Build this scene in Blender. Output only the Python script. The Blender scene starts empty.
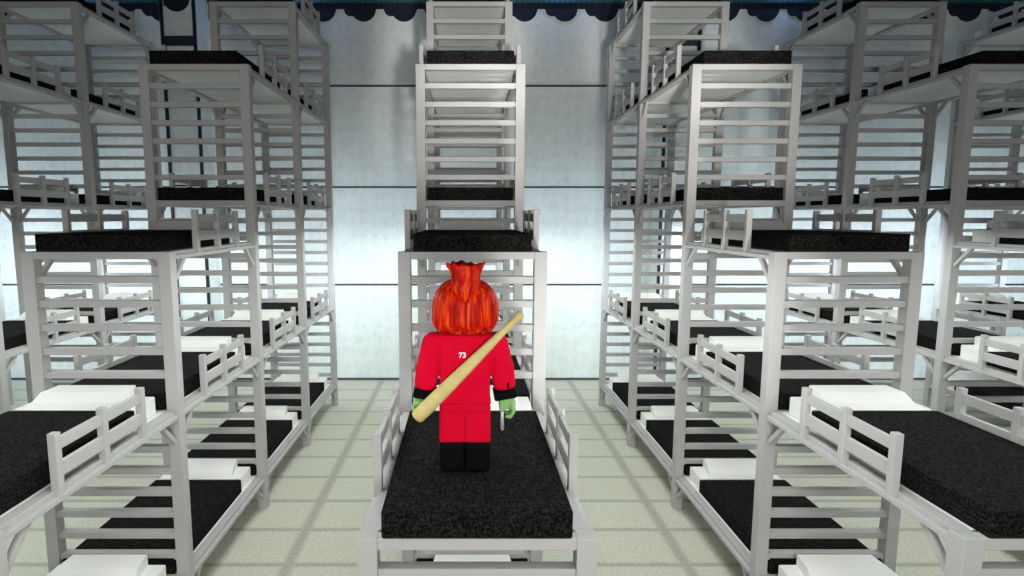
import bpy, bmesh, math, random
from mathutils import Vector, Matrix
random.seed(7)
PI = math.pi
W = 1.6                      # width of one bunk tower in metres
CO = 0.9928
FZ = 2.91
CAMX = -0.05
def X(x): return x * W
def Y(d): return d * W
def Z(h): return (FZ + h) * CO * W       # h = height over the camera's eye level

sc = bpy.context.scene
C = sc.collection
# ------------------------------------------------------------------ camera
cam = bpy.data.cameras.new('camera'); co = bpy.data.objects.new('camera', cam); C.objects.link(co)
cam.lens = 590 / 1024 * 36; cam.sensor_width = 36; cam.sensor_fit = 'HORIZONTAL'
cam.shift_x = 47 / 1024
co.location = (X(CAMX), 0, Z(0))
co.rotation_euler = (PI / 2 - math.atan(71 / 590), 0, 0)
cam.clip_start = 0.05
sc.camera = co
# ------------------------------------------------------------------ world, exposure
sc.view_settings.view_transform = 'Standard'; sc.view_settings.look = 'None'
sc.view_settings.gamma = 1; sc.view_settings.use_curve_mapping = False
sc.view_settings.exposure = 0.0
wd = bpy.data.worlds.new('world'); sc.world = wd; wd.use_nodes = True
wd.node_tree.nodes['Background'].inputs[0].default_value = (0.74, 0.78, 1.0, 1)
wd.node_tree.nodes['Background'].inputs[1].default_value = 0.15

def light(name, kind, loc, target, energy, color, size=1.0, spot=60, blend=1.0, sizey=None, spread=180):
    d = bpy.data.lights.new(name, kind); d.energy = energy; d.color = color
    if kind == 'SPOT':
        d.spot_size = math.radians(spot); d.spot_blend = blend; d.shadow_soft_size = size
    elif kind == 'AREA':
        d.size = size
        d.spread = math.radians(spread)
        if sizey: d.shape = 'RECTANGLE'; d.size_y = sizey
    else:
        d.shadow_soft_size = size
    o = bpy.data.objects.new(name, d); C.objects.link(o)
    o.location = loc
    if target is not None:
        o.rotation_euler = (Vector(target) - Vector(loc)).to_track_quat('-Z', 'Y').to_euler()
    return o
COOL = (0.78, 0.885, 1.0); FLOORC = (0.95, 1.0, 0.97); WARM = (1.0, 0.98, 0.93)
# added one-sided fill strips low over the aisles, no fixtures, shining down
for x in (-6.3, -3.78, -1.27, 1.27, 3.78, 6.3):
    light('aisle_fill_strip', 'AREA', (X(x), Y(5.5), Z(-0.12)), (X(x), Y(5.5), Z(-2.8)), 250 if abs(x) < 5 else 180, FLOORC, X(0.7), sizey=Y(8.2))
# unseen fill spots added in the aisles to brighten the lower back wall
for x in (-8.7, -6.3, -3.78, -1.27, 1.27, 3.78, 6.3, 8.7):
    light('wall_fill_spot', 'SPOT', (X(x), Y(8.0), Z(-0.75)), (X(x), Y(10.15), Z(-1.0)), 440 if abs(x) > 5 else 265, COOL, 0.3, 140, 1.0)
# added fill spots for the towers, then the frontal lamp behind the camera
light('underside_fill_spot', 'SPOT', (X(1.26), Y(1.7), Z(-2.75)), (X(1.05), Y(5.9), Z(1.5)), 1500, WARM, 0.3, 46, 0.9)  # uplight added below the view to brighten bunk undersides
for tx, td, th, pw in ((0.0, 5.6, 0.85, 2600), (0.0, 7.2, 2.1, 4200), (2.5, 5.6, 0.85, 2600), (2.5, 7.2, 2.1, 3400)):
    light('tower_fill_spot', 'SPOT', (X(0.6), Y(-1.0), Z(-0.35)), (X(tx), Y(td), Z(th)), pw, WARM, 0.25, 15, 0.8)  # narrow beams added to lift the upper centre and right towers
light('front_lamp', 'AREA', (X(0.35), Y(-2.4), Z(-0.2)), (X(0.3), Y(5), Z(-1.2)), 500, WARM, 3.0, sizey=1.2)
# blue lamps on top of the awning
for x in (-6.45, -2.76, 1.51, 5.29):
    light('blue_lamp', 'POINT', (X(x), Y(10.05), Z(3.88)), None, 22, (0.25, 0.45, 1.0), 0.08)

# ------------------------------------------------------------------ materials
def mat(name, col, rough=0.6, metallic=0.0, spec=0.4, var=None, scale=8.0, bump=0.0, bscale=60.0):
    m = bpy.data.materials.new(name); m.use_nodes = True
    nt = m.node_tree; b = nt.nodes['Principled BSDF']
    b.inputs['Base Color'].default_value = (*col, 1); b.inputs['Roughness'].default_value = rough
    b.inputs['Metallic'].default_value = metallic; b.inputs['Specular IOR Level'].default_value = spec
    tc = nt.nodes.new('ShaderNodeTexCoord')
    if var:
        n = nt.nodes.new('ShaderNodeTexNoise'); n.inputs['Scale'].default_value = scale
        n.inputs['Detail'].default_value = 5
        r = nt.nodes.new('ShaderNodeValToRGB')
        r.color_ramp.elements[0].position = 0.35; r.color_ramp.elements[1].position = 0.65
        r.color_ramp.elements[0].color = (*var, 1); r.color_ramp.elements[1].color = (*col, 1)
        nt.links.new(tc.outputs['Object'], n.inputs['Vector'])
        nt.links.new(n.outputs['Fac'], r.inputs['Fac']); nt.links.new(r.outputs['Color'], b.inputs['Base Color'])
    if bump:
        n2 = nt.nodes.new('ShaderNodeTexNoise'); n2.inputs['Scale'].default_value = bscale
        bp = nt.nodes.new('ShaderNodeBump'); bp.inputs['Strength'].default_value = bump
        bp.inputs['Distance'].default_value = 0.01
        nt.links.new(tc.outputs['Object'], n2.inputs['Vector'])
        nt.links.new(n2.outputs['Fac'], bp.inputs['Height']); nt.links.new(bp.outputs['Normal'], b.inputs['Normal'])
    return m

M = {}
M['frame'] = mat('grey_paint', (0.44, 0.435, 0.43), 0.65, spec=0.2, var=(0.425, 0.42, 0.415), scale=3)
M['board'] = mat('pale_board', (0.80, 0.80, 0.78), 0.8, spec=0.1)
M['white'] = mat('white_cotton', (0.86, 0.86, 0.83), 0.9, spec=0.1, bump=0.15, bscale=90)
M['navy'] = mat('dark_navy_steel', (0.018, 0.028, 0.045), 0.5)
M['line'] = mat('dark_groove', (0.04, 0.055, 0.065), 0.7)
M['valance'] = mat('navy_felt', (0.008, 0.014, 0.032), 0.8)
M['red'] = mat('crimson_cloth', (0.70, 0.0035, 0.030), 0.9, spec=0.04, var=(0.65, 0.003, 0.026), scale=6)
M['redseam'] = mat('dark_red_seam', (0.55, 0.004, 0.02), 0.8, spec=0.1)
M['boot'] = mat('black_leather', (0.0015, 0.002, 0.0025), 0.8, spec=0.08)
M['skin'] = mat('green_skin', (0.24, 0.46, 0.16), 0.6, spec=0.3)
M['bat'] = mat('pale_wood', (0.68, 0.58, 0.26), 0.7, spec=0.1, var=(0.60, 0.49, 0.19), scale=9)
M['steel'] = mat('grey_steel', (0.62, 0.62, 0.58), 0.35, 0.3)
M['print'] = mat('white_print', (0.95, 0.93, 0.93), 0.8)
M['eye'] = mat('eye_white', (0.9, 0.9, 0.85), 0.3)
M['pupil'] = mat('dark_pupil', (0.01, 0.01, 0.01), 0.3)

def knit():
    m = bpy.data.materials.new('black_knit'); m.use_nodes = True
    nt = m.node_tree; b = nt.nodes['Principled BSDF']; L = nt.links
    tc = nt.nodes.new('ShaderNodeTexCoord')
    mp = nt.nodes.new('ShaderNodeMapping'); mp.inputs['Scale'].default_value = (22, 4.0, 40)
    n = nt.nodes.new('ShaderNodeTexNoise'); n.inputs['Scale'].default_value = 2.6; n.inputs['Detail'].default_value = 8
    n.inputs['Roughness'].default_value = 0.75
    n2 = nt.nodes.new('ShaderNodeTexNoise'); n2.inputs['Scale'].default_value = 55; n2.inputs['Detail'].default_value = 3
    mx = nt.nodes.new('ShaderNodeMath'); mx.operation = 'MULTIPLY'
    r = nt.nodes.new('ShaderNodeValToRGB')
    r.color_ramp.elements[0].position = 0.19; r.color_ramp.elements[1].position = 0.40
    r.color_ramp.elements[0].color = (0.002, 0.002, 0.0025, 1); r.color_ramp.elements[1].color = (0.028, 0.027, 0.0255, 1)
    L.new(tc.outputs['Object'], mp.inputs['Vector']); L.new(mp.outputs['Vector'], n.inputs['Vector'])
    L.new(tc.outputs['Object'], n2.inputs['Vector'])
    L.new(n.outputs['Fac'], mx.inputs[0]); L.new(n2.outputs['Fac'], mx.inputs[1])
    L.new(mx.outputs[0], r.inputs['Fac']); L.new(r.outputs['Color'], b.inputs['Base Color'])
    b.inputs['Roughness'].default_value = 0.95; b.inputs['Specular IOR Level'].default_value = 0.05
    bp = nt.nodes.new('ShaderNodeBump'); bp.inputs['Strength'].default_value = 0.4; bp.inputs['Distance'].default_value = 0.01
    L.new(mx.outputs[0], bp.inputs['Height']); L.new(bp.outputs['Normal'], b.inputs['Normal'])
    return m
M['knit'] = knit()

def wallmat():
    m = bpy.data.materials.new('pale_brocade_wall'); m.use_nodes = True
    nt = m.node_tree; b = nt.nodes['Principled BSDF']; L = nt.links
    tc = nt.nodes.new('ShaderNodeTexCoord')
    mp = nt.nodes.new('ShaderNodeMapping'); mp.inputs['Scale'].default_value = (1.0, 1.0, 0.8)
    v = nt.nodes.new('ShaderNodeTexVoronoi'); v.inputs['Scale'].default_value = 3.4; v.inputs['Randomness'].default_value = 0.45
    n = nt.nodes.new('ShaderNodeTexNoise'); n.inputs['Scale'].default_value = 9; n.inputs['Detail'].default_value = 6
    mx = nt.nodes.new('ShaderNodeMath'); mx.operation = 'MULTIPLY_ADD'; mx.inputs[1].default_value = 0.45
    r = nt.nodes.new('ShaderNodeValToRGB')
    r.color_ramp.elements[0].position = 0.42; r.color_ramp.elements[1].position = 0.85
    r.color_ramp.elements[0].color = (0.73, 0.79, 0.77, 1); r.color_ramp.elements[1].color = (0.84, 0.90, 0.885, 1)
    L.new(tc.outputs['Object'], mp.inputs['Vector']); L.new(mp.outputs['Vector'], v.inputs['Vector'])
    L.new(mp.outputs['Vector'], n.inputs['Vector'])
    L.new(v.outputs['Distance'], mx.inputs[0]); L.new(n.outputs['Fac'], mx.inputs[2])
    L.new(mx.outputs[0], r.inputs['Fac']); L.new(r.outputs['Color'], b.inputs['Base Color'])
    b.inputs['Roughness'].default_value = 0.8; b.inputs['Specular IOR Level'].default_value = 0.15
    return m
M['wall'] = wallmat()

def floormat():
    m = bpy.data.materials.new('speckled_floor_tiles'); m.use_nodes = True
    nt = m.node_tree; b = nt.nodes['Principled BSDF']; L = nt.links; N = nt.nodes.new
    tc = N('ShaderNodeTexCoord')
    n = N('ShaderNodeTexNoise'); n.inputs['Scale'].default_value = 26; n.inputs['Detail'].default_value = 6
    r = N('ShaderNodeValToRGB')
    r.color_ramp.elements[0].position = 0.33; r.color_ramp.elements[1].position = 0.62
    r.color_ramp.elements[0].color = (0.47, 0.475, 0.40, 1); r.color_ramp.elements[1].color = (0.59, 0.595, 0.50, 1)
    L.new(tc.outputs['Object'], n.inputs['Vector']); L.new(n.outputs['Fac'], r.inputs['Fac'])
    sx = N('ShaderNodeSeparateXYZ'); L.new(tc.outputs['Object'], sx.inputs[0])
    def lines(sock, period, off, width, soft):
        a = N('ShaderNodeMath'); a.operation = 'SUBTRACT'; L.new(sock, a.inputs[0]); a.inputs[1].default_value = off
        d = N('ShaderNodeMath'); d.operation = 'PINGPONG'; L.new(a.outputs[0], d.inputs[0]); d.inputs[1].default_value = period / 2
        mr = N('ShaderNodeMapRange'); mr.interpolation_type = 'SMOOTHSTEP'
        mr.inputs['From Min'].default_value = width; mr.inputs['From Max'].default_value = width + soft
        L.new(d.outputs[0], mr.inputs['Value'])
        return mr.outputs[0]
    l1 = lines(sx.outputs['Y'], 0.5515 * 1.0139 * W, 10.28 * W - 0.1, 0.015, 0.06)
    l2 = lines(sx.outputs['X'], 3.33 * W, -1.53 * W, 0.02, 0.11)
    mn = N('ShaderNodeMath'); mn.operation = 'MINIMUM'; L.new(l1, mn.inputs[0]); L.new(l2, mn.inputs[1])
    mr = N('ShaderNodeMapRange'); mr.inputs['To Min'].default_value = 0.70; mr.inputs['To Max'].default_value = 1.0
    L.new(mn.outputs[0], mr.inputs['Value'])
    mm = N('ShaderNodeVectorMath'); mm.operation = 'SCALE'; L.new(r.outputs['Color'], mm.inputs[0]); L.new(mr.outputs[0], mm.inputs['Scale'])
    # dark speckles
    sp = N('ShaderNodeTexNoise'); sp.inputs['Scale'].default_value = 34; sp.inputs['Detail'].default_value = 2
    L.new(tc.outputs['Object'], sp.inputs['Vector'])
    s2 = N('ShaderNodeMapRange'); s2.inputs['From Min'].default_value = 0.27; s2.inputs['From Max'].default_value = 0.33
    s2.inputs['To Min'].default_value = 0.72; s2.inputs['To Max'].default_value = 1.0
    L.new(sp.outputs['Fac'], s2.inputs['Value'])
    m2 = N('ShaderNodeVectorMath'); m2.operation = 'SCALE'; L.new(mm.outputs[0], m2.inputs[0]); L.new(s2.outputs[0], m2.inputs['Scale'])
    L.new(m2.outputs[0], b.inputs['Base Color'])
    b.inputs['Roughness'].default_value = 0.75; b.inputs['Specular IOR Level'].default_value = 0.2
    return m
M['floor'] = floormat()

def ribbed():
    m = bpy.data.materials.new('teal_ribbed_awning'); m.use_nodes = True
    nt = m.node_tree; b = nt.nodes['Principled BSDF']; L = nt.links
    tc = nt.nodes.new('ShaderNodeTexCoord')
    w = nt.nodes.new('ShaderNodeTexWave'); w.inputs['Scale'].default_value = 2.2; w.inputs['Distortion'].default_value = 0.2
    r = nt.nodes.new('ShaderNodeValToRGB')
    r.color_ramp.elements[0].color = (0.012, 0.06, 0.075, 1); r.color_ramp.elements[1].color = (0.03, 0.13, 0.15, 1)
    L.new(tc.outputs['Object'], w.inputs['Vector']); L.new(w.outputs['Fac'], r.inputs['Fac'])
    L.new(r.outputs['Color'], b.inputs['Base Color']); b.inputs['Roughness'].default_value = 0.5
    return m
M['teal'] = ribbed()

def hairmat():
    m = bpy.data.materials.new('flame_red_hair'); m.use_nodes = True
    nt = m.node_tree; b = nt.nodes['Principled BSDF']; L = nt.links
    tc = nt.nodes.new('ShaderNodeTexCoord')
    mp = nt.nodes.new('ShaderNodeMapping'); mp.inputs['Scale'].default_value = (22, 22, 2.2)
    n = nt.nodes.new('ShaderNodeTexNoise'); n.inputs['Scale'].default_value = 1.6; n.inputs['Detail'].default_value = 4
    r = nt.nodes.new('ShaderNodeValToRGB')
    r.color_ramp.elements[0].position = 0.36; r.color_ramp.elements[1].position = 0.66
    r.color_ramp.elements[0].color = (0.33, 0.002, 0.0, 1); r.color_ramp.elements[1].color = (0.85, 0.075, 0.003, 1)
    e = r.color_ramp.elements.new(0.52); e.color = (0.60, 0.010, 0.0005, 1)
    L.new(tc.outputs['Object'], mp.inputs['Vector']); L.new(mp.outputs['Vector'], n.inputs['Vector'])
    L.new(n.outputs['Fac'], r.inputs['Fac']); L.new(r.outputs['Color'], b.inputs['Base Color'])
    b.inputs['Roughness'].default_value = 0.45; b.inputs['Specular IOR Level'].default_value = 0.12
    return m
M['hair'] = hairmat()

# ------------------------------------------------------------------ mesh helpers
def add_box(bm, cx, cy, cz, sx, sy, sz, bev=0.0, rot=None):
    r = bmesh.ops.create_cube(bm, size=1.0)
    vs = r['verts']
    for v in vs: v.co = Vector((v.co.x * sx, v.co.y * sy, v.co.z * sz))
    if bev > 0:
        es = list({e for v in vs for e in v.link_edges})
        rr = bmesh.ops.bevel(bm, geom=es, offset=bev, segments=2 if bev > 0.01 else 1, affect='EDGES', profile=0.5)
        vs = rr['verts']
        vs = list({v for f in rr['faces'] for v in f.verts} | set(vs))
        # include all verts connected
        seen = set(vs); st = list(vs)
        while st:
            v = st.pop()
            for e in v.link_edges:
                o = e.other_vert(v)
                if o not in seen: seen.add(o); st.append(o)
        vs = list(seen)
    for v in vs:
        if rot is not None: v.co = rot @ v.co
        v.co += Vector((cx, cy, cz))
    return vs
def mesh_of(name, bm, m, smooth=False):
    me = bpy.data.meshes.new(name); bm.normal_update(); bm.to_mesh(me); bm.free()
    me.materials.append(m)
    if smooth:
        for p in me.polygons: p.use_smooth = True
    return me
def obj(name, me, parent=None, loc=(0, 0, 0), rot=(0, 0, 0)):
    o = bpy.data.objects.new(name, me); C.objects.link(o)
    if parent is not None: o.parent = parent
    o.location = loc; o.rotation_euler = rot
    return o
def tag(o, label, cat, group=None):
    o['label'] = label; o['category'] = cat
    if group: o['group'] = group
    return o
def struct(name, bm, m, loc=(0, 0, 0)):
    o = obj(name, mesh_of(name, bm, m), None, loc); o['kind'] = 'structure'; return o
_cache = {}
def boxmesh(key, size, m, bev=0.004):
    k = (key, tuple(round(s, 5) for s in size))
    if k not in _cache:
        bm = bmesh.new(); add_box(bm, 0, 0, 0, *size, bev=bev); _cache[k] = mesh_of(key, bm, m)
    return _cache[k]

# ------------------------------------------------------------------ room shell
DW = 10.28; RX = 10.2; HC = 4.6; DB = -6.0
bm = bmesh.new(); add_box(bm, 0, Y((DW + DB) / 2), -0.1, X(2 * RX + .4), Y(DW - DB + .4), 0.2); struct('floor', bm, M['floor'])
bm = bmesh.new(); add_box(bm, 0, Y(DW) + 0.15, Z(HC) / 2, X(2 * RX + .4), 0.3, Z(HC)); struct('wall_back', bm, M['wall'])
for s, nm in ((-1, 'wall_left'), (1, 'wall_right')):
    bm = bmesh.new(); add_box(bm, s * (X(RX) + 0.15), Y((DW + DB) / 2), Z(HC) / 2, 0.3, Y(DW - DB), Z(HC)); struct(nm, bm, M['wall'])
bm = bmesh.new(); add_box(bm, 0, Y((DW + DB) / 2), Z(HC) + 0.1, X(2 * RX + .4), Y(DW - DB + .4), 0.2); struct('ceiling', bm, M['navy'])
# dark horizontal seams on the walls (height of each panel row)
PIL = ((-4.85, -4.335, 'left'), (3.17, 3.675, 'right'))      # the two pilasters that stand out of the back wall
k = 1
for h in (-1.185, 0.513, 2.21):
    bm = bmesh.new()
    add_box(bm, 0, Y(DW) - 0.006, Z(h), X(2 * RX), 0.012, 0.05)
    for s in (-1, 1): add_box(bm, s * (X(RX) - 0.006), Y((DW + DB) / 2), Z(h), 0.012, Y(DW - DB), 0.05)
    struct('trim_%d' % k, bm, M['line']); k += 1
bm = bmesh.new(); add_box(bm, 0, Y(DW) - 0.01, 0.028, X(2 * RX), 0.02, 0.055); struct('baseboard_back', bm, M['line'])
DP = 9.80
for x0, x1, side in PIL:
    root = obj('wall_pilaster', mesh_of('wall_pilaster', (lambda b: (add_box(b, 0, Y(DW - DP) / 2, Z(HC) / 2, X(x1 - x0), Y(DW - DP) - .004, Z(HC) - .01), b)[1])(bmesh.new()), M['wall']), None, (X((x0 + x1) / 2), Y(DP), 0))
    tag(root, 'pale wall pilaster edged with dark poles on the %s of the back wall' % side, 'pilaster')
    for x in (x0, x1):
        bm = bmesh.new(); bmesh.ops.create_cone(bm, cap_ends=True, segments=12, radius1=.045, radius2=.045, depth=Z(HC) - .01)
        o = obj('corner_pole', mesh_of('corner_pole', bm, M['navy'], True), root, (X(x - (x0 + x1) / 2), -0.045, Z(HC) / 2))
    obj('crossbar', boxmesh('crossbar', (X(x1 - x0), 0.05, 0.24), M['navy']), root, (0, -0.03, Z(2.80)))
    for h in (-1.185, 0.513):
        obj('seam_strip', boxmesh('seam_strip', (X(x1 - x0), 0.012, 0.05), M['line']), root, (0, -0.006, Z(h)))

# scalloped valance
def scallop(x0, x1, y, phase):
    """front outline: lobes hanging 0.21 W deep every 0.66 W, a small bump left of each"""
    bm = bmesh.new(); P = 0.669
    n = int((x1 - x0) / 0.02)
    top = 3.66
    pts = []
    for i in range(n + 1):
        x = x0 + (x1 - x0) * i / n
        u = ((x - phase) / P) % 1.0
        if u > 0.5: u -= 1.0                       # lobe centre at u = 0
        d = 3.45
        a = abs(u) / 0.31
        if a < 1: d = min(d, 3.45 - 0.20 * math.sqrt(1 - a * a))
        b = abs(u + 0.33) / 0.16
        if b < 1: d = min(d, 3.45 - 0.115 * math.sqrt(1 - b * b))
        pts.append((x, d))
    f0 = [bm.verts.new((X(x), 0, Z(d))) for x, d in pts]; t0 = [bm.verts.new((X(x), 0, Z(top))) for x, d in pts]
    f1 = [bm.verts.new((X(x), .03, Z(d))) for x, d in pts]; t1 = [bm.verts.new((X(x), .03, Z(top))) for x, d in pts]
    for i in range(n):
        bm.faces.new((f0[i], f0[i + 1], t0[i + 1], t0[i])); bm.faces.new((f1[i + 1], f1[i], t1[i], t1[i + 1]))
        bm.faces.new((f1[i], f1[i + 1], f0[i + 1], f0[i])); bm.faces.new((t0[i], t0[i + 1], t1[i + 1], t1[i]))
    bm.faces.new((f0[0], t0[0], t1[0], f1[0])); bm.faces.new((f0[n], f1[n], t1[n], t0[n]))
    return mesh_of('scalloped_valance', bm, M['valance'])
aw = bpy.data.objects.new('awning', None); C.objects.link(aw); aw.location = (0, Y(DW), 0)
tag(aw, 'teal ribbed awning with navy scalloped edge along the top of the back wall', 'awning')
PH = -1.065
segs = [(-RX, PIL[0][0] - .03, -.035), (PIL[0][1] + .03, PIL[1][0] - .03, -.035), (PIL[1][1] + .03, RX, -.035)]
for a, b, y in segs:
    obj('scalloped_valance', scallop(a, b, y, PH), aw, (0, y, 0))
    bm = bmesh.new()
    q = [bm.verts.new(p) for p in ((X(a), 0, 0), (X(b), 0, 0), (X(b), 0.06, 0.9), (X(a), 0.06, 0.9), (X(a), .05, -.02), (X(b), .05, -.02))]
    add_box(bm, X((a + b) / 2), -.02, 0.55, X(b - a), .06, 1.1)
    bmesh.ops.delete(bm, geom=q, context='VERTS')
    obj('ribbed_fascia', mesh_of('ribbed_fascia', bm, M['teal']), aw, (0, y - .02, Z(3.535)))
for x0, x1, side in PIL:
    obj('scalloped_valance', scallop(x0 + .04, x1 - .04, 0, (x0 + x1) / 2 + (-.02 if side == 'left' else .1)), aw, (0, Y(DP - DW) - .035, 0))

# ------------------------------------------------------------------ bunk towers
L_ = 1.62
D0 = [2.30, 3.935, 5.56, 7.18, 8.80]
T = [-2.555, -1.335, 0.155, 1.39, 2.497]
TIERS = {1: T[:2], 2: [T[0], T[1], -0.233], 3: T[:4], 4: T[:5]}
PS = 0.085                         # post section
fr = M['frame']

def side_rail_mesh():
    if 'sr' not in _cache:
        bm = bmesh.new(); l = (L_ - PS) * W
        add_box(bm, -0.0225 * W, 0, -0.0135 * W, 0.065 * W, l, 0.027 * W, .003)                # top band, set back
        add_box(bm, 0.0025 * W, 0, -0.041 * W, 0.07 * W, l, 0.028 * W, .003)                   # lower band with a ledge
        _cache['sr'] = mesh_of('side_rail', bm, fr)
    return _cache['sr']
def guard_mesh():
    if 'gr' not in _cache:
        bm = bmesh.new(); l = 0.79 * W
        add_box(bm, 0, 0, 0.095 * W, .024 * W, l, .075 * W, .004)
        add_box(bm, 0, 0, 0.225 * W, .024 * W, l, .060 * W, .004)
        _cache['gr'] = mesh_of('guard_rail', bm, fr)
    return _cache['gr']
def brace_mesh():
    if 'br' not in _cache:
        bm = bmesh.new()
        a = Vector((0, 0, -0.17)) * W; b = Vector((0, .175, 0.0)) * W
        d = b - a; ang = math.atan2(d.z, d.y)
        add_box(bm, 0, (a.y + b.y) / 2, (a.z + b.z) / 2, .032 * W, d.length, .032 * W, .003, Matrix.Rotation(ang, 3, 'X'))
        _cache['br'] = mesh_of('brace', bm, fr)
    return _cache['br']

def mattress_mesh():
    if 'ma' not in _cache:
        bm = bmesh.new(); l = 1.28
        vs = add_box(bm, 0, 0, .0605 * CO * W, .794 * W, l * W, .121 * CO * W, .012)
        # stitched border line around the sides
        _cache['ma'] = mesh_of('mattress', bm, M['knit'])
    return _cache['ma']
def pillow_mesh():
    if 'pi' not in _cache:
        bm = bmesh.new(); l = 0.27
        add_box(bm, 0, 0, .0615 * CO * W, .752 * W, l * W, .121 * CO * W, .008)
        # wedge on top: flat at the mattress, 0.08 W high at the head
        y0, y1 = -l / 2 * W + .005, l / 2 * W - .005
        z0, z1 = .118 * W, .205 * W
        prof = [(y0, z0), (y1, z0), (y1, z1 - .012), (y1 - .02, z1), (y1 - .16 * W, z1 - .006 * W), (y0 + .03 * W, z0 + .034 * W)]
        hw0, hw1 = .29 * W, .253 * W
        A = []; B = []
        for y, z in prof:
            t = (y - y0) / (y1 - y0); hw = hw0 + (hw1 - hw0) * t
            A.append(bm.verts.new((-hw, y, z))); B.append(bm.verts.new((hw, y, z)))
        n = len(prof)
        for i in range(n):
            j = (i + 1) % n; bm.faces.new((A[i], A[j], B[j], B[i]))
        bm.faces.new(A[::-1]); bm.faces.new(B)
        bmesh.ops.recalc_face_normals(bm, faces=bm.faces)
        _cache['pi'] = mesh_of('pillow', bm, M['white'])
    return _cache['pi']

ROWS = [(0, 'centre row', (1, 2, 3, 4)), (-1, 'left inner row', (1, 2, 3, 4)), (1, 'right inner row', (1, 2, 3, 4)),
        (-2, 'left outer row', (3, 4)), (2, 'right outer row', (2, 3, 4)),
        (-3, 'far left edge row', (4,)), (3, 'far right edge row', (4,))]
PLACE = {1: 'nearest tower', 2: 'second tower back', 3: 'third tower back', 4: 'rearmost tower'}
NUMW = {1: 'one', 2: 'two', 3: 'three', 4: 'four', 5: 'five'}
TIERW = ['lowest', 'second', 'third', 'fourth', 'fifth']

def inframe(pts):
    th = math.atan(71 / 590); c, s = math.cos(th), math.sin(th); ok = False
    xs = []; ys = []
    for x, d, h in pts:
        hh = h * CO; z = d * c - hh * s
        if z < .3: z = .3
        xs.append(465 + 590 * (x - CAMX) / z); ys.append(288 - 590 * (hh * c + d * s) / z)
    return max(xs) > 1 and min(xs) < 1023 and max(ys) > 1 and min(ys) < 575

def post(root, cx, cy, htop, base=0.0):
    z1 = Z(htop)
    return obj('post', boxmesh('post', (PS * W, PS * W, z1 - base), fr), root, (cx, cy, (z1 + base) / 2))

def ladder(root, y, tiers, shift=0.0):
    """horizontal rungs between two end posts, below every bunk"""
    for i, t in enumerate(tiers):
        low = tiers[i - 1] if i else None
        if i == 0: continue
        o, sp = (-0.128, 0.16) if abs(t + 1.335) < .01 else ((-0.212, .18) if i == 4 else (-0.19, 0.166))
        k = 0; hs = []; o += shift
        while t + o - k * sp > low + 0.10: hs.append(t + o - k * sp); k += 1
        for h in hs:
            obj('rung', boxmesh('rung', ((1 - 2 * PS) * W + .002, .058 * W, .047 * W), fr), root, (0, y, Z(h)))

for r, rname, cols in ROWS:
    rx = r * 2.52
    for cidx in cols:
        tiers = TIERS[cidx]; d0 = D0[cidx - 1]; last = cidx == 4
        if not last: d1 = D0[cidx]
        root = bpy.data.objects.new('bunk_bed_tower', None); C.objects.link(root)
        root.location = (X(rx), Y(d0), 0)
        tag(root, 'grey %s-bunk bed tower, %s in the %s' % (NUMW[len(tiers)], PLACE[cidx].replace(' tower', ''), rname), 'bunk bed', 'bunk bed towers standing in rows')
        top = tiers[-1]
        for s in (-1, 1):
            post(root, s * (0.5 - PS / 2) * W, PS / 2 * W, top)
            if last: post(root, s * (0.5 - PS / 2) * W, (L_ + PS / 2) * W, top)
        ladder(root, (PS / 2) * W, tiers, -.036 if cidx == 1 else 0.0)
        if last: ladder(root, (L_ + PS / 2) * W, tiers)
        for i, t in enumerate(tiers):
            zt = Z(t)
            yc = (L_ + PS) / 2 * W
            brd = obj('bed_base', boxmesh('bed_base', (.84 * W, (L_ - PS) * W, .03 * W), M['board']), root, (0, yc, zt - .0165 * W))
            # foot rail; for the rearmost towers a head rail as well
            obj('end_rail', boxmesh('end_rail', ((1 - 2 * PS) * W, .06 * W, .05 * W), fr), brd, (0, .032 * W - yc, -.0085 * W))
            if last: obj('end_rail', boxmesh('end_rail', ((1 - 2 * PS) * W, .06 * W, .05 * W), fr), brd, (0, (L_ + PS / 2) * W - yc, -.0085 * W))
            for s in (-1, 1):
                obj('side_rail', side_rail_mesh(), brd, (s * .4625 * W, 0, .0165 * W), (0, 0, 0 if s > 0 else PI))
                if i > 0:      # the lowest bunk has no guard rail
                    g = obj('guard_rail', guard_mesh(), root, (s * .475 * W, .835 * W, zt))
                    for q in (-1, 0, 1):
                        obj('guard_post', boxmesh('guard_post', (.042 * W, .042 * W, .315 * W), fr), g, (0, q * .38 * W, .129 * W))
                obj('brace', brace_mesh(), root, (s * .465 * W, PS * W, zt - .05 * W))
                obj('brace', brace_mesh(), root, (s * .465 * W, L_ * W, zt - .05 * W), (0, 0, PI))
            # bedding
            last_bed = [(rx - .4, d0, t), (rx + .4, d0, t + .3), (rx - .4, d0 + L_, t), (rx + .4, d0 + L_, t + .3)]
            if inframe(last_bed):
                where = '%s bunk up, %s, %s' % (TIERW[i], PLACE[cidx], rname)
                if i == 0: where = 'lowest bunk, %s, %s' % (PLACE[cidx], rname)
                elif i == len(tiers) - 1: where = 'topmost bunk, %s, %s' % (PLACE[cidx], rname)
                m_ = obj('mattress', mattress_mesh(), None, (X(rx), Y(d0 + .004 + .64), zt))
                tag(m_, 'black knit mattress on the ' + where, 'mattress', 'black mattresses on the bunks')
                p_ = obj('pillow', pillow_mesh(), None, (X(rx), Y(d0 + 1.30 + .135), zt))
                tag(p_, 'white stepped pillow at the head of ' + where, 'pillow', 'white pillows on the bunks')

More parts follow.
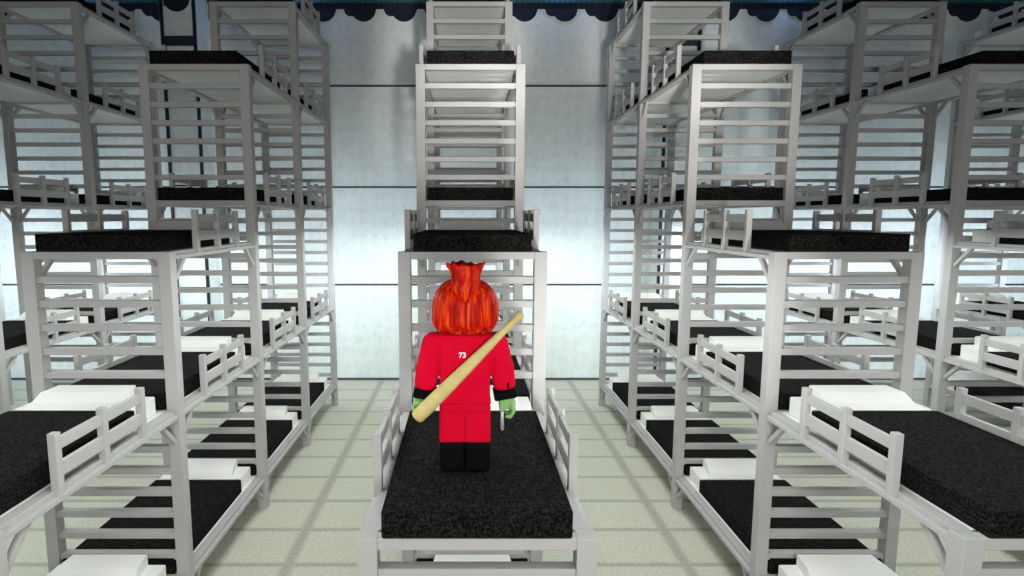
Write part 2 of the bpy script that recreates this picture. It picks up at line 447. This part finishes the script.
# ------------------------------------------------------------------ the person
BD = 2.74                                      # distance of the body's middle
MT = Z(-1.335) + .121 * CO * W                 # mattress top under the boots
def capsule(bm, a, b, r0, r1, seg=10):
    a = Vector(a); b = Vector(b); d = b - a
    q = d.to_track_quat('Z', 'Y')
    r = bmesh.ops.create_cone(bm, cap_ends=True, segments=seg, radius1=r0, radius2=r1, depth=d.length)
    for v in r['verts']: v.co = q @ v.co + (a + b) / 2
    for p, rr in ((a, r0), (b, r1)):
        s = bmesh.ops.create_uvsphere(bm, u_segments=seg, v_segments=8, radius=rr)
        for v in s['verts']: v.co += p
def remesh(name, bm, m, voxel=0.012, smooth=4):
    me = bpy.data.meshes.new('tmp'); bm.to_mesh(me); bm.free()
    o = bpy.data.objects.new('tmp', me); C.objects.link(o)
    md = o.modifiers.new('r', 'REMESH'); md.mode = 'VOXEL'; md.voxel_size = voxel
    ms = o.modifiers.new('s', 'SMOOTH'); ms.iterations = smooth; ms.factor = 0.5
    dg = bpy.context.evaluated_depsgraph_get()
    out = bpy.data.meshes.new_from_object(o.evaluated_get(dg)); out.name = name
    bpy.data.objects.remove(o); bpy.data.meshes.remove(me)
    out.materials.clear(); out.materials.append(m)
    for p in out.polygons: p.use_smooth = True
    return out
def U(x, y, z): return (x * W, y * W, z * W)   # local units: W

# y < 0 is towards the camera (the person's back)
bm = bmesh.new()
add_box(bm, 0, 0, .50 * W, .20 * W, .10 * W, .30 * W, .03)                    # torso
add_box(bm, 0, 0, .66 * W, .09 * W, .08 * W, .06 * W, .02)                    # neck
for s in (-1, 1):
    add_box(bm, s * .06 * W, 0, .19 * W, .095 * W, .09 * W, .34 * W, .02)     # legs
    capsule(bm, U(s * .155, 0, .585), U(s * .172, 0, .47), .045 * W, .042 * W)
    capsule(bm, U(s * .172, 0, .47), U(s * .187, -.012, .35), .040 * W, .036 * W)
s_ = bmesh.ops.create_uvsphere(bm, u_segments=20, v_segments=14, radius=1)
for v in s_['verts']: v.co = Vector((v.co.x * .115 * W, v.co.y * .11 * W, v.co.z * .115 * W + .775 * W))
add_box(bm, 0, .108 * W, .765 * W, .018 * W, .03 * W, .03 * W, .01)            # nose
for s in (-1, 1): add_box(bm, s * .115 * W, .01 * W, .775 * W, .02 * W, .03 * W, .045 * W, .01)   # ears
# right hand: fingers curl round to the right and down, thumb on the left side
hx, hz = .200, .325
add_box(bm, hx * W, -.02 * W, (hz + .002) * W, .078 * W, .045 * W, .052 * W, .014)
for i, (yy, ex) in enumerate(((-.045, 0), (-.028, .004), (-.011, .002), (.006, -.004))):
    capsule(bm, U(hx + .022, yy, hz), U(hx + .030 + ex, yy, hz - .030), .011 * W, .010 * W)
    capsule(bm, U(hx + .030 + ex, yy, hz - .030), U(hx + .014 + ex, yy, hz - .058), .010 * W, .0095 * W)
    capsule(bm, U(hx + .014 + ex, yy, hz - .058), U(hx - .004 + ex, yy, hz - .056 + i * .003), .0095 * W, .009 * W)
capsule(bm, U(hx - .026, -.025, hz - .005), U(hx - .026, -.034, hz - .030), .014 * W, .011 * W)
# left hand: closed round the bat
lx, lz = -.212, .318
add_box(bm, lx * W, -.03 * W, (lz + .004) * W, .062 * W, .05 * W, .055 * W, .014)
for i in range(4):
    t = i * .014
    capsule(bm, U(lx - .026 + t * .8, -.040, lz + .012 - t), U(lx - .032 + t * .8, -.068, lz + .006 - t), .010 * W, .0095 * W)
    capsule(bm, U(lx - .032 + t * .8, -.068, lz + .006 - t), U(lx - .022 + t * .8, -.086, lz - .006 - t), .0095 * W, .009 * W)
capsule(bm, U(lx + .02, -.05, lz + .02), U(lx + .030, -.07, lz + .014), .012 * W, .010 * W)
body = obj('person', remesh('person', bm, M['skin'], .0085, 3), None, (X(CAMX), Y(BD), MT))
tag(body, 'person in a red tracksuit with red ponytail, standing on the nearest bed, seen from behind', 'person')
# face on the far side
for s in (-1, 1):
    bm = bmesh.new(); bmesh.ops.create_uvsphere(bm, u_segments=12, v_segments=8, radius=.022 * W)
    for v in bm.verts: v.co.y *= .5
    e = obj('eye', mesh_of('eye', bm, M['eye'], True), body, U(s * .042, .098, .79))
    bm = bmesh.new(); bmesh.ops.create_uvsphere(bm, u_segments=10, v_segments=6, radius=.010 * W)
    for v in bm.verts: v.co.y *= .5
    obj('pupil', mesh_of('pupil', bm, M['pupil'], True), e, U(0, .009, 0))
bm = bmesh.new(); add_box(bm, 0, 0, 0, .05 * W, .012 * W, .008 * W, .003)
obj('mouth', mesh_of('mouth', bm, M['redseam']), body, U(0, .100, .725))

# jacket: torso and both sleeves in one garment
bm = bmesh.new()
add_box(bm, 0, 0, .50 * W, .236 * W, .135 * W, .33 * W, .03)
for s in (-1, 1):
    capsule(bm, U(s * .150, 0, .612), U(s * .174, 0, .50), .055 * W, .055 * W, 16)
    capsule(bm, U(s * .174, 0, .50), U(s * .186, -.008, .425), .055 * W, .052 * W, 16)
    add_box(bm, s * .181 * W, -.004 * W, .465 * W, .106 * W, .10 * W, .13 * W, .03, Matrix.Rotation(-s * .10, 3, 'Y'))
    add_box(bm, s * .13 * W, 0, .625 * W, .10 * W, .10 * W, .07 * W, .03)
jk = obj('jacket', remesh('jacket', bm, M['red'], .009, 5), body)
bm = bmesh.new(); add_box(bm, 0, 0, 0, .243 * W, .142 * W, .022 * W, .008)
o = obj('hem_band', mesh_of('hem_band', bm, M['red']), jk, U(0, 0, .346))
bm = bmesh.new(); add_box(bm, 0, 0, 0, .118 * W, .10 * W, .016 * W, .006)
# yoke seam and collar
bm.free()
bm = bmesh.new()
for i in range(9):
    a0 = PI + PI * i / 9; a1 = PI + PI * (i + 1) / 9
    capsule(bm, (.05 * W * math.cos(a0), 0, .035 * W * math.sin(a0)), (.05 * W * math.cos(a1), 0, .035 * W * math.sin(a1)), .0018 * W, .0018 * W, 6)
obj('hood_seam', mesh_of('hood_seam', bm, M['redseam'], True), jk, U(0, -.0675, .622))
bm = bmesh.new(); add_box(bm, 0, 0, 0, .010 * W, .006 * W, .028 * W, .002)
obj('sleeve_mark', mesh_of('sleeve_mark', bm, M['boot']), jk, U(.202, -.062, .425))
fc = bpy.data.curves.new('number', 'FONT'); fc.body = '73'; fc.size = .035 * W; fc.extrude = .002; fc.offset = .0016; fc.align_x = 'CENTER'; fc.align_y = 'CENTER'
to = bpy.data.objects.new('tmp', fc); C.objects.link(to)
nm = bpy.data.meshes.new_from_object(to.evaluated_get(bpy.context.evaluated_depsgraph_get())); bpy.data.objects.remove(to)
nm.materials.clear(); nm.materials.append(M['print'])
obj('number_print', nm, jk, U(-.012, -.0695, .570), (PI / 2, 0, 0))
for s in (-1, 1):
    bm = bmesh.new()
    add_box(bm, 0, 0, 0, .108 * W, .104 * W, .046 * W, .014, Matrix.Rotation(-s * .18, 3, 'Y'))
    obj('cuff', mesh_of('cuff', bm, M['boot']), body, U(s * .189, -.010, .377))
# trousers
bm = bmesh.new()
add_box(bm, 0, 0, .318 * W, .238 * W, .130 * W, .055 * W, .02)
for s in (-1, 1): add_box(bm, s * .0605 * W, 0, .237 * W, .1205 * W, .122 * W, .186 * W, .014)
tr = obj('trousers', remesh('trousers', bm, M['red'], .008, 2), body)
for s in (-1, 1):
    bm = bmesh.new()
    pts = [(-.042, .012), (-.042, -.006), (-.034, -.012), (.034, -.012), (.042, -.006), (.042, .012)]
    for (a, b), (c, d) in zip(pts[:-1], pts[1:]):
        capsule(bm, (a * W, 0, b * W), (c * W, 0, d * W), .0022 * W, .0022 * W, 6)
    obj('pocket_seam', mesh_of('pocket_seam', bm, M['redseam'], True), tr, U(s * .058, -.0645, .318))
bm = bmesh.new(); capsule(bm, U(0, 0, .175), U(0, 0, .33), .0025 * W, .0025 * W, 6)
obj('centre_seam', mesh_of('centre_seam', bm, M['redseam'], True), tr, U(0, -.0600, 0))
for s in (-1, 1):
    bm = bmesh.new()
    add_box(bm, 0, 0, .074 * W, .124 * W, .130 * W, .148 * W, .035)
    add_box(bm, 0, .02 * W, .028 * W, .119 * W, .165 * W, .056 * W, .025)
    me = remesh('boot', bm, M['boot'], .008, 3)
    obj('boot', me, body, U(s * .0605, 0, 0.001))

# hair cap: ridged dome that covers the head down to the collar
bm = bmesh.new()
NU, NV = 96, 26
rings = []
for j in range(NV + 1):
    v = j / NV
    # profile from the bottom edge to the crown
    if v < .25:
        t = v / .25; R = .128 + .026 * math.sin(t * PI / 2); z = .678 + .06 * t
    elif v < .5:
        t = (v - .25) / .25; R = .154 - .003 * t; z = .738 + .062 * t
    else:
        t = (v - .5) / .5; R = .151 * math.cos(t * PI / 2 * .97) ** .85; z = .80 + .125 * math.sin(t * PI / 2) ** 1.1
    ring = []
    for i in range(NU):
        a = 2 * PI * i / NU
        ridge = (math.sin(a * 23 + 1.2 * math.sin(v * 4)) * .5 + math.sin(a * 11 + 2) * .5) * .006 * (1 - .7 * max(0, v - .6) / .4)
        lowcut = 0.004 * math.sin(a * 17) if j == 0 else 0
        rr = R + ridge
        # open the front for the face
        front = max(0, math.sin(a))
        zz = z + (.09 * front ** 4 if v < .25 else 0) * (1 - v / .25) + lowcut
        ring.append(bm.verts.new((rr * math.cos(a) * W, rr * .93 * math.sin(a) * W, zz * W)))
    rings.append(ring)
for j in range(NV):
    for i in range(NU):
        k = (i + 1) % NU
        bm.faces.new((rings[j][i], rings[j][k], rings[j + 1][k], rings[j + 1][i]))
bm.faces.new(rings[-1])
cap = bm.verts.new((0, 0, .70 * W))
for i in range(NU): bm.faces.new((rings[0][(i + 1) % NU], rings[0][i], cap))
bmesh.ops.recalc_face_normals(bm, faces=bm.faces)
hair = obj('hair', mesh_of('hair', bm, M['hair'], True), body)
# flared ponytail: tulip shape with a pointed lower lip and a fringed top
bm = bmesh.new(); NU = 80
prof = [(.006, -.006), (.030, .022), (.050, .050), (.060, .075), (.061, .100), (.062, .125), (.070, .145), (.083, .162), (.085, .176)]
rings = []
for j, (R, z) in enumerate(prof):
    ring = []
    for i in range(NU):
        a = 2 * PI * i / NU
        lob = math.sin(a * 9 + .7) * .0045 + math.sin(a * 5) * .003 + math.sin(a * 21) * .002
        zz = z + (.0045 * math.sin(a * 11 + .9) + .005 * math.sin(a * 3 + 2) if j >= 7 else 0)
        rr = R + lob * min(1, j / 3)
        ring.append(bm.verts.new((rr * math.cos(a) * W, rr * .8 * math.sin(a) * W + (-.045 + z * .35) * W, zz * W)))
    rings.append(ring)
# inside of the flare
for R, z in ((.070, .168), (.045, .150), (.015, .140)):
    rings.append([bm.verts.new((R * math.cos(2 * PI * i / NU) * W, R * .8 * math.sin(2 * PI * i / NU) * W + (-.045 + z * .35) * W, (z + .004 * math.sin(i)) * W)) for i in range(NU)])
for j in range(len(rings) - 1):
    for i in range(NU):
        k = (i + 1) % NU
        bm.faces.new((rings[j][i], rings[j][k], rings[j + 1][k], rings[j + 1][i]))
bm.faces.new(rings[0][::-1]); bm.faces.new(rings[-1])
bmesh.ops.recalc_face_normals(bm, faces=bm.faces)
obj('ponytail', mesh_of('ponytail', bm, M['hair'], True), hair, U(0.001, -.085, .822))

# baseball bat, barrel end low on the left, knob high on the right
A = Vector((X(CAMX) + -.232 * .975 * W, Y(2.655), MT + (.255 + .022) * W)); B = Vector((X(CAMX) + .262 * .965 * W, Y(2.60), MT + (.741 + .038) * W))
d = B - A; ln = d.length
prof = [(0, .010), (.004, .030), (.02, .0335), (.10, .0345), (.30, .0315), (.50, .0265), (.68, .021), (.82, .0165), (.93, .0150), (.955, .0165), (.97, .0215), (.99, .0215), (1.0, .012)]
bm = bmesh.new(); rings = []
for t, R in prof:
    rings.append([bm.verts.new((R * W * math.cos(2 * PI * i / 24), R * W * math.sin(2 * PI * i / 24), t * ln)) for i in range(24)])
for j in range(len(rings) - 1):
    for i in range(24): bm.faces.new((rings[j][i], rings[j][(i + 1) % 24], rings[j + 1][(i + 1) % 24], rings[j + 1][i]))
bm.faces.new(rings[0][::-1]); bm.faces.new(rings[-1])
o = obj('baseball_bat', mesh_of('baseball_bat', bm, M['bat'], True), None, A)
o.rotation_euler = d.to_track_quat('Z', 'Y').to_euler()
tag(o, 'pale wooden baseball bat held slantwise across the back of the red tracksuit', 'bat')
bm = bmesh.new(); capsule(bm, (0, 0, 0), (0, 0, -.108 * W), .0085 * W, .0085 * W, 12)
o = obj('steel_rod', mesh_of('steel_rod', bm, M['steel'], True), None, (X(CAMX) + .177 * W, Y(BD) - .030 * W, MT + .312 * W))
tag(o, 'short grey metal rod hanging from the right green hand', 'rod')
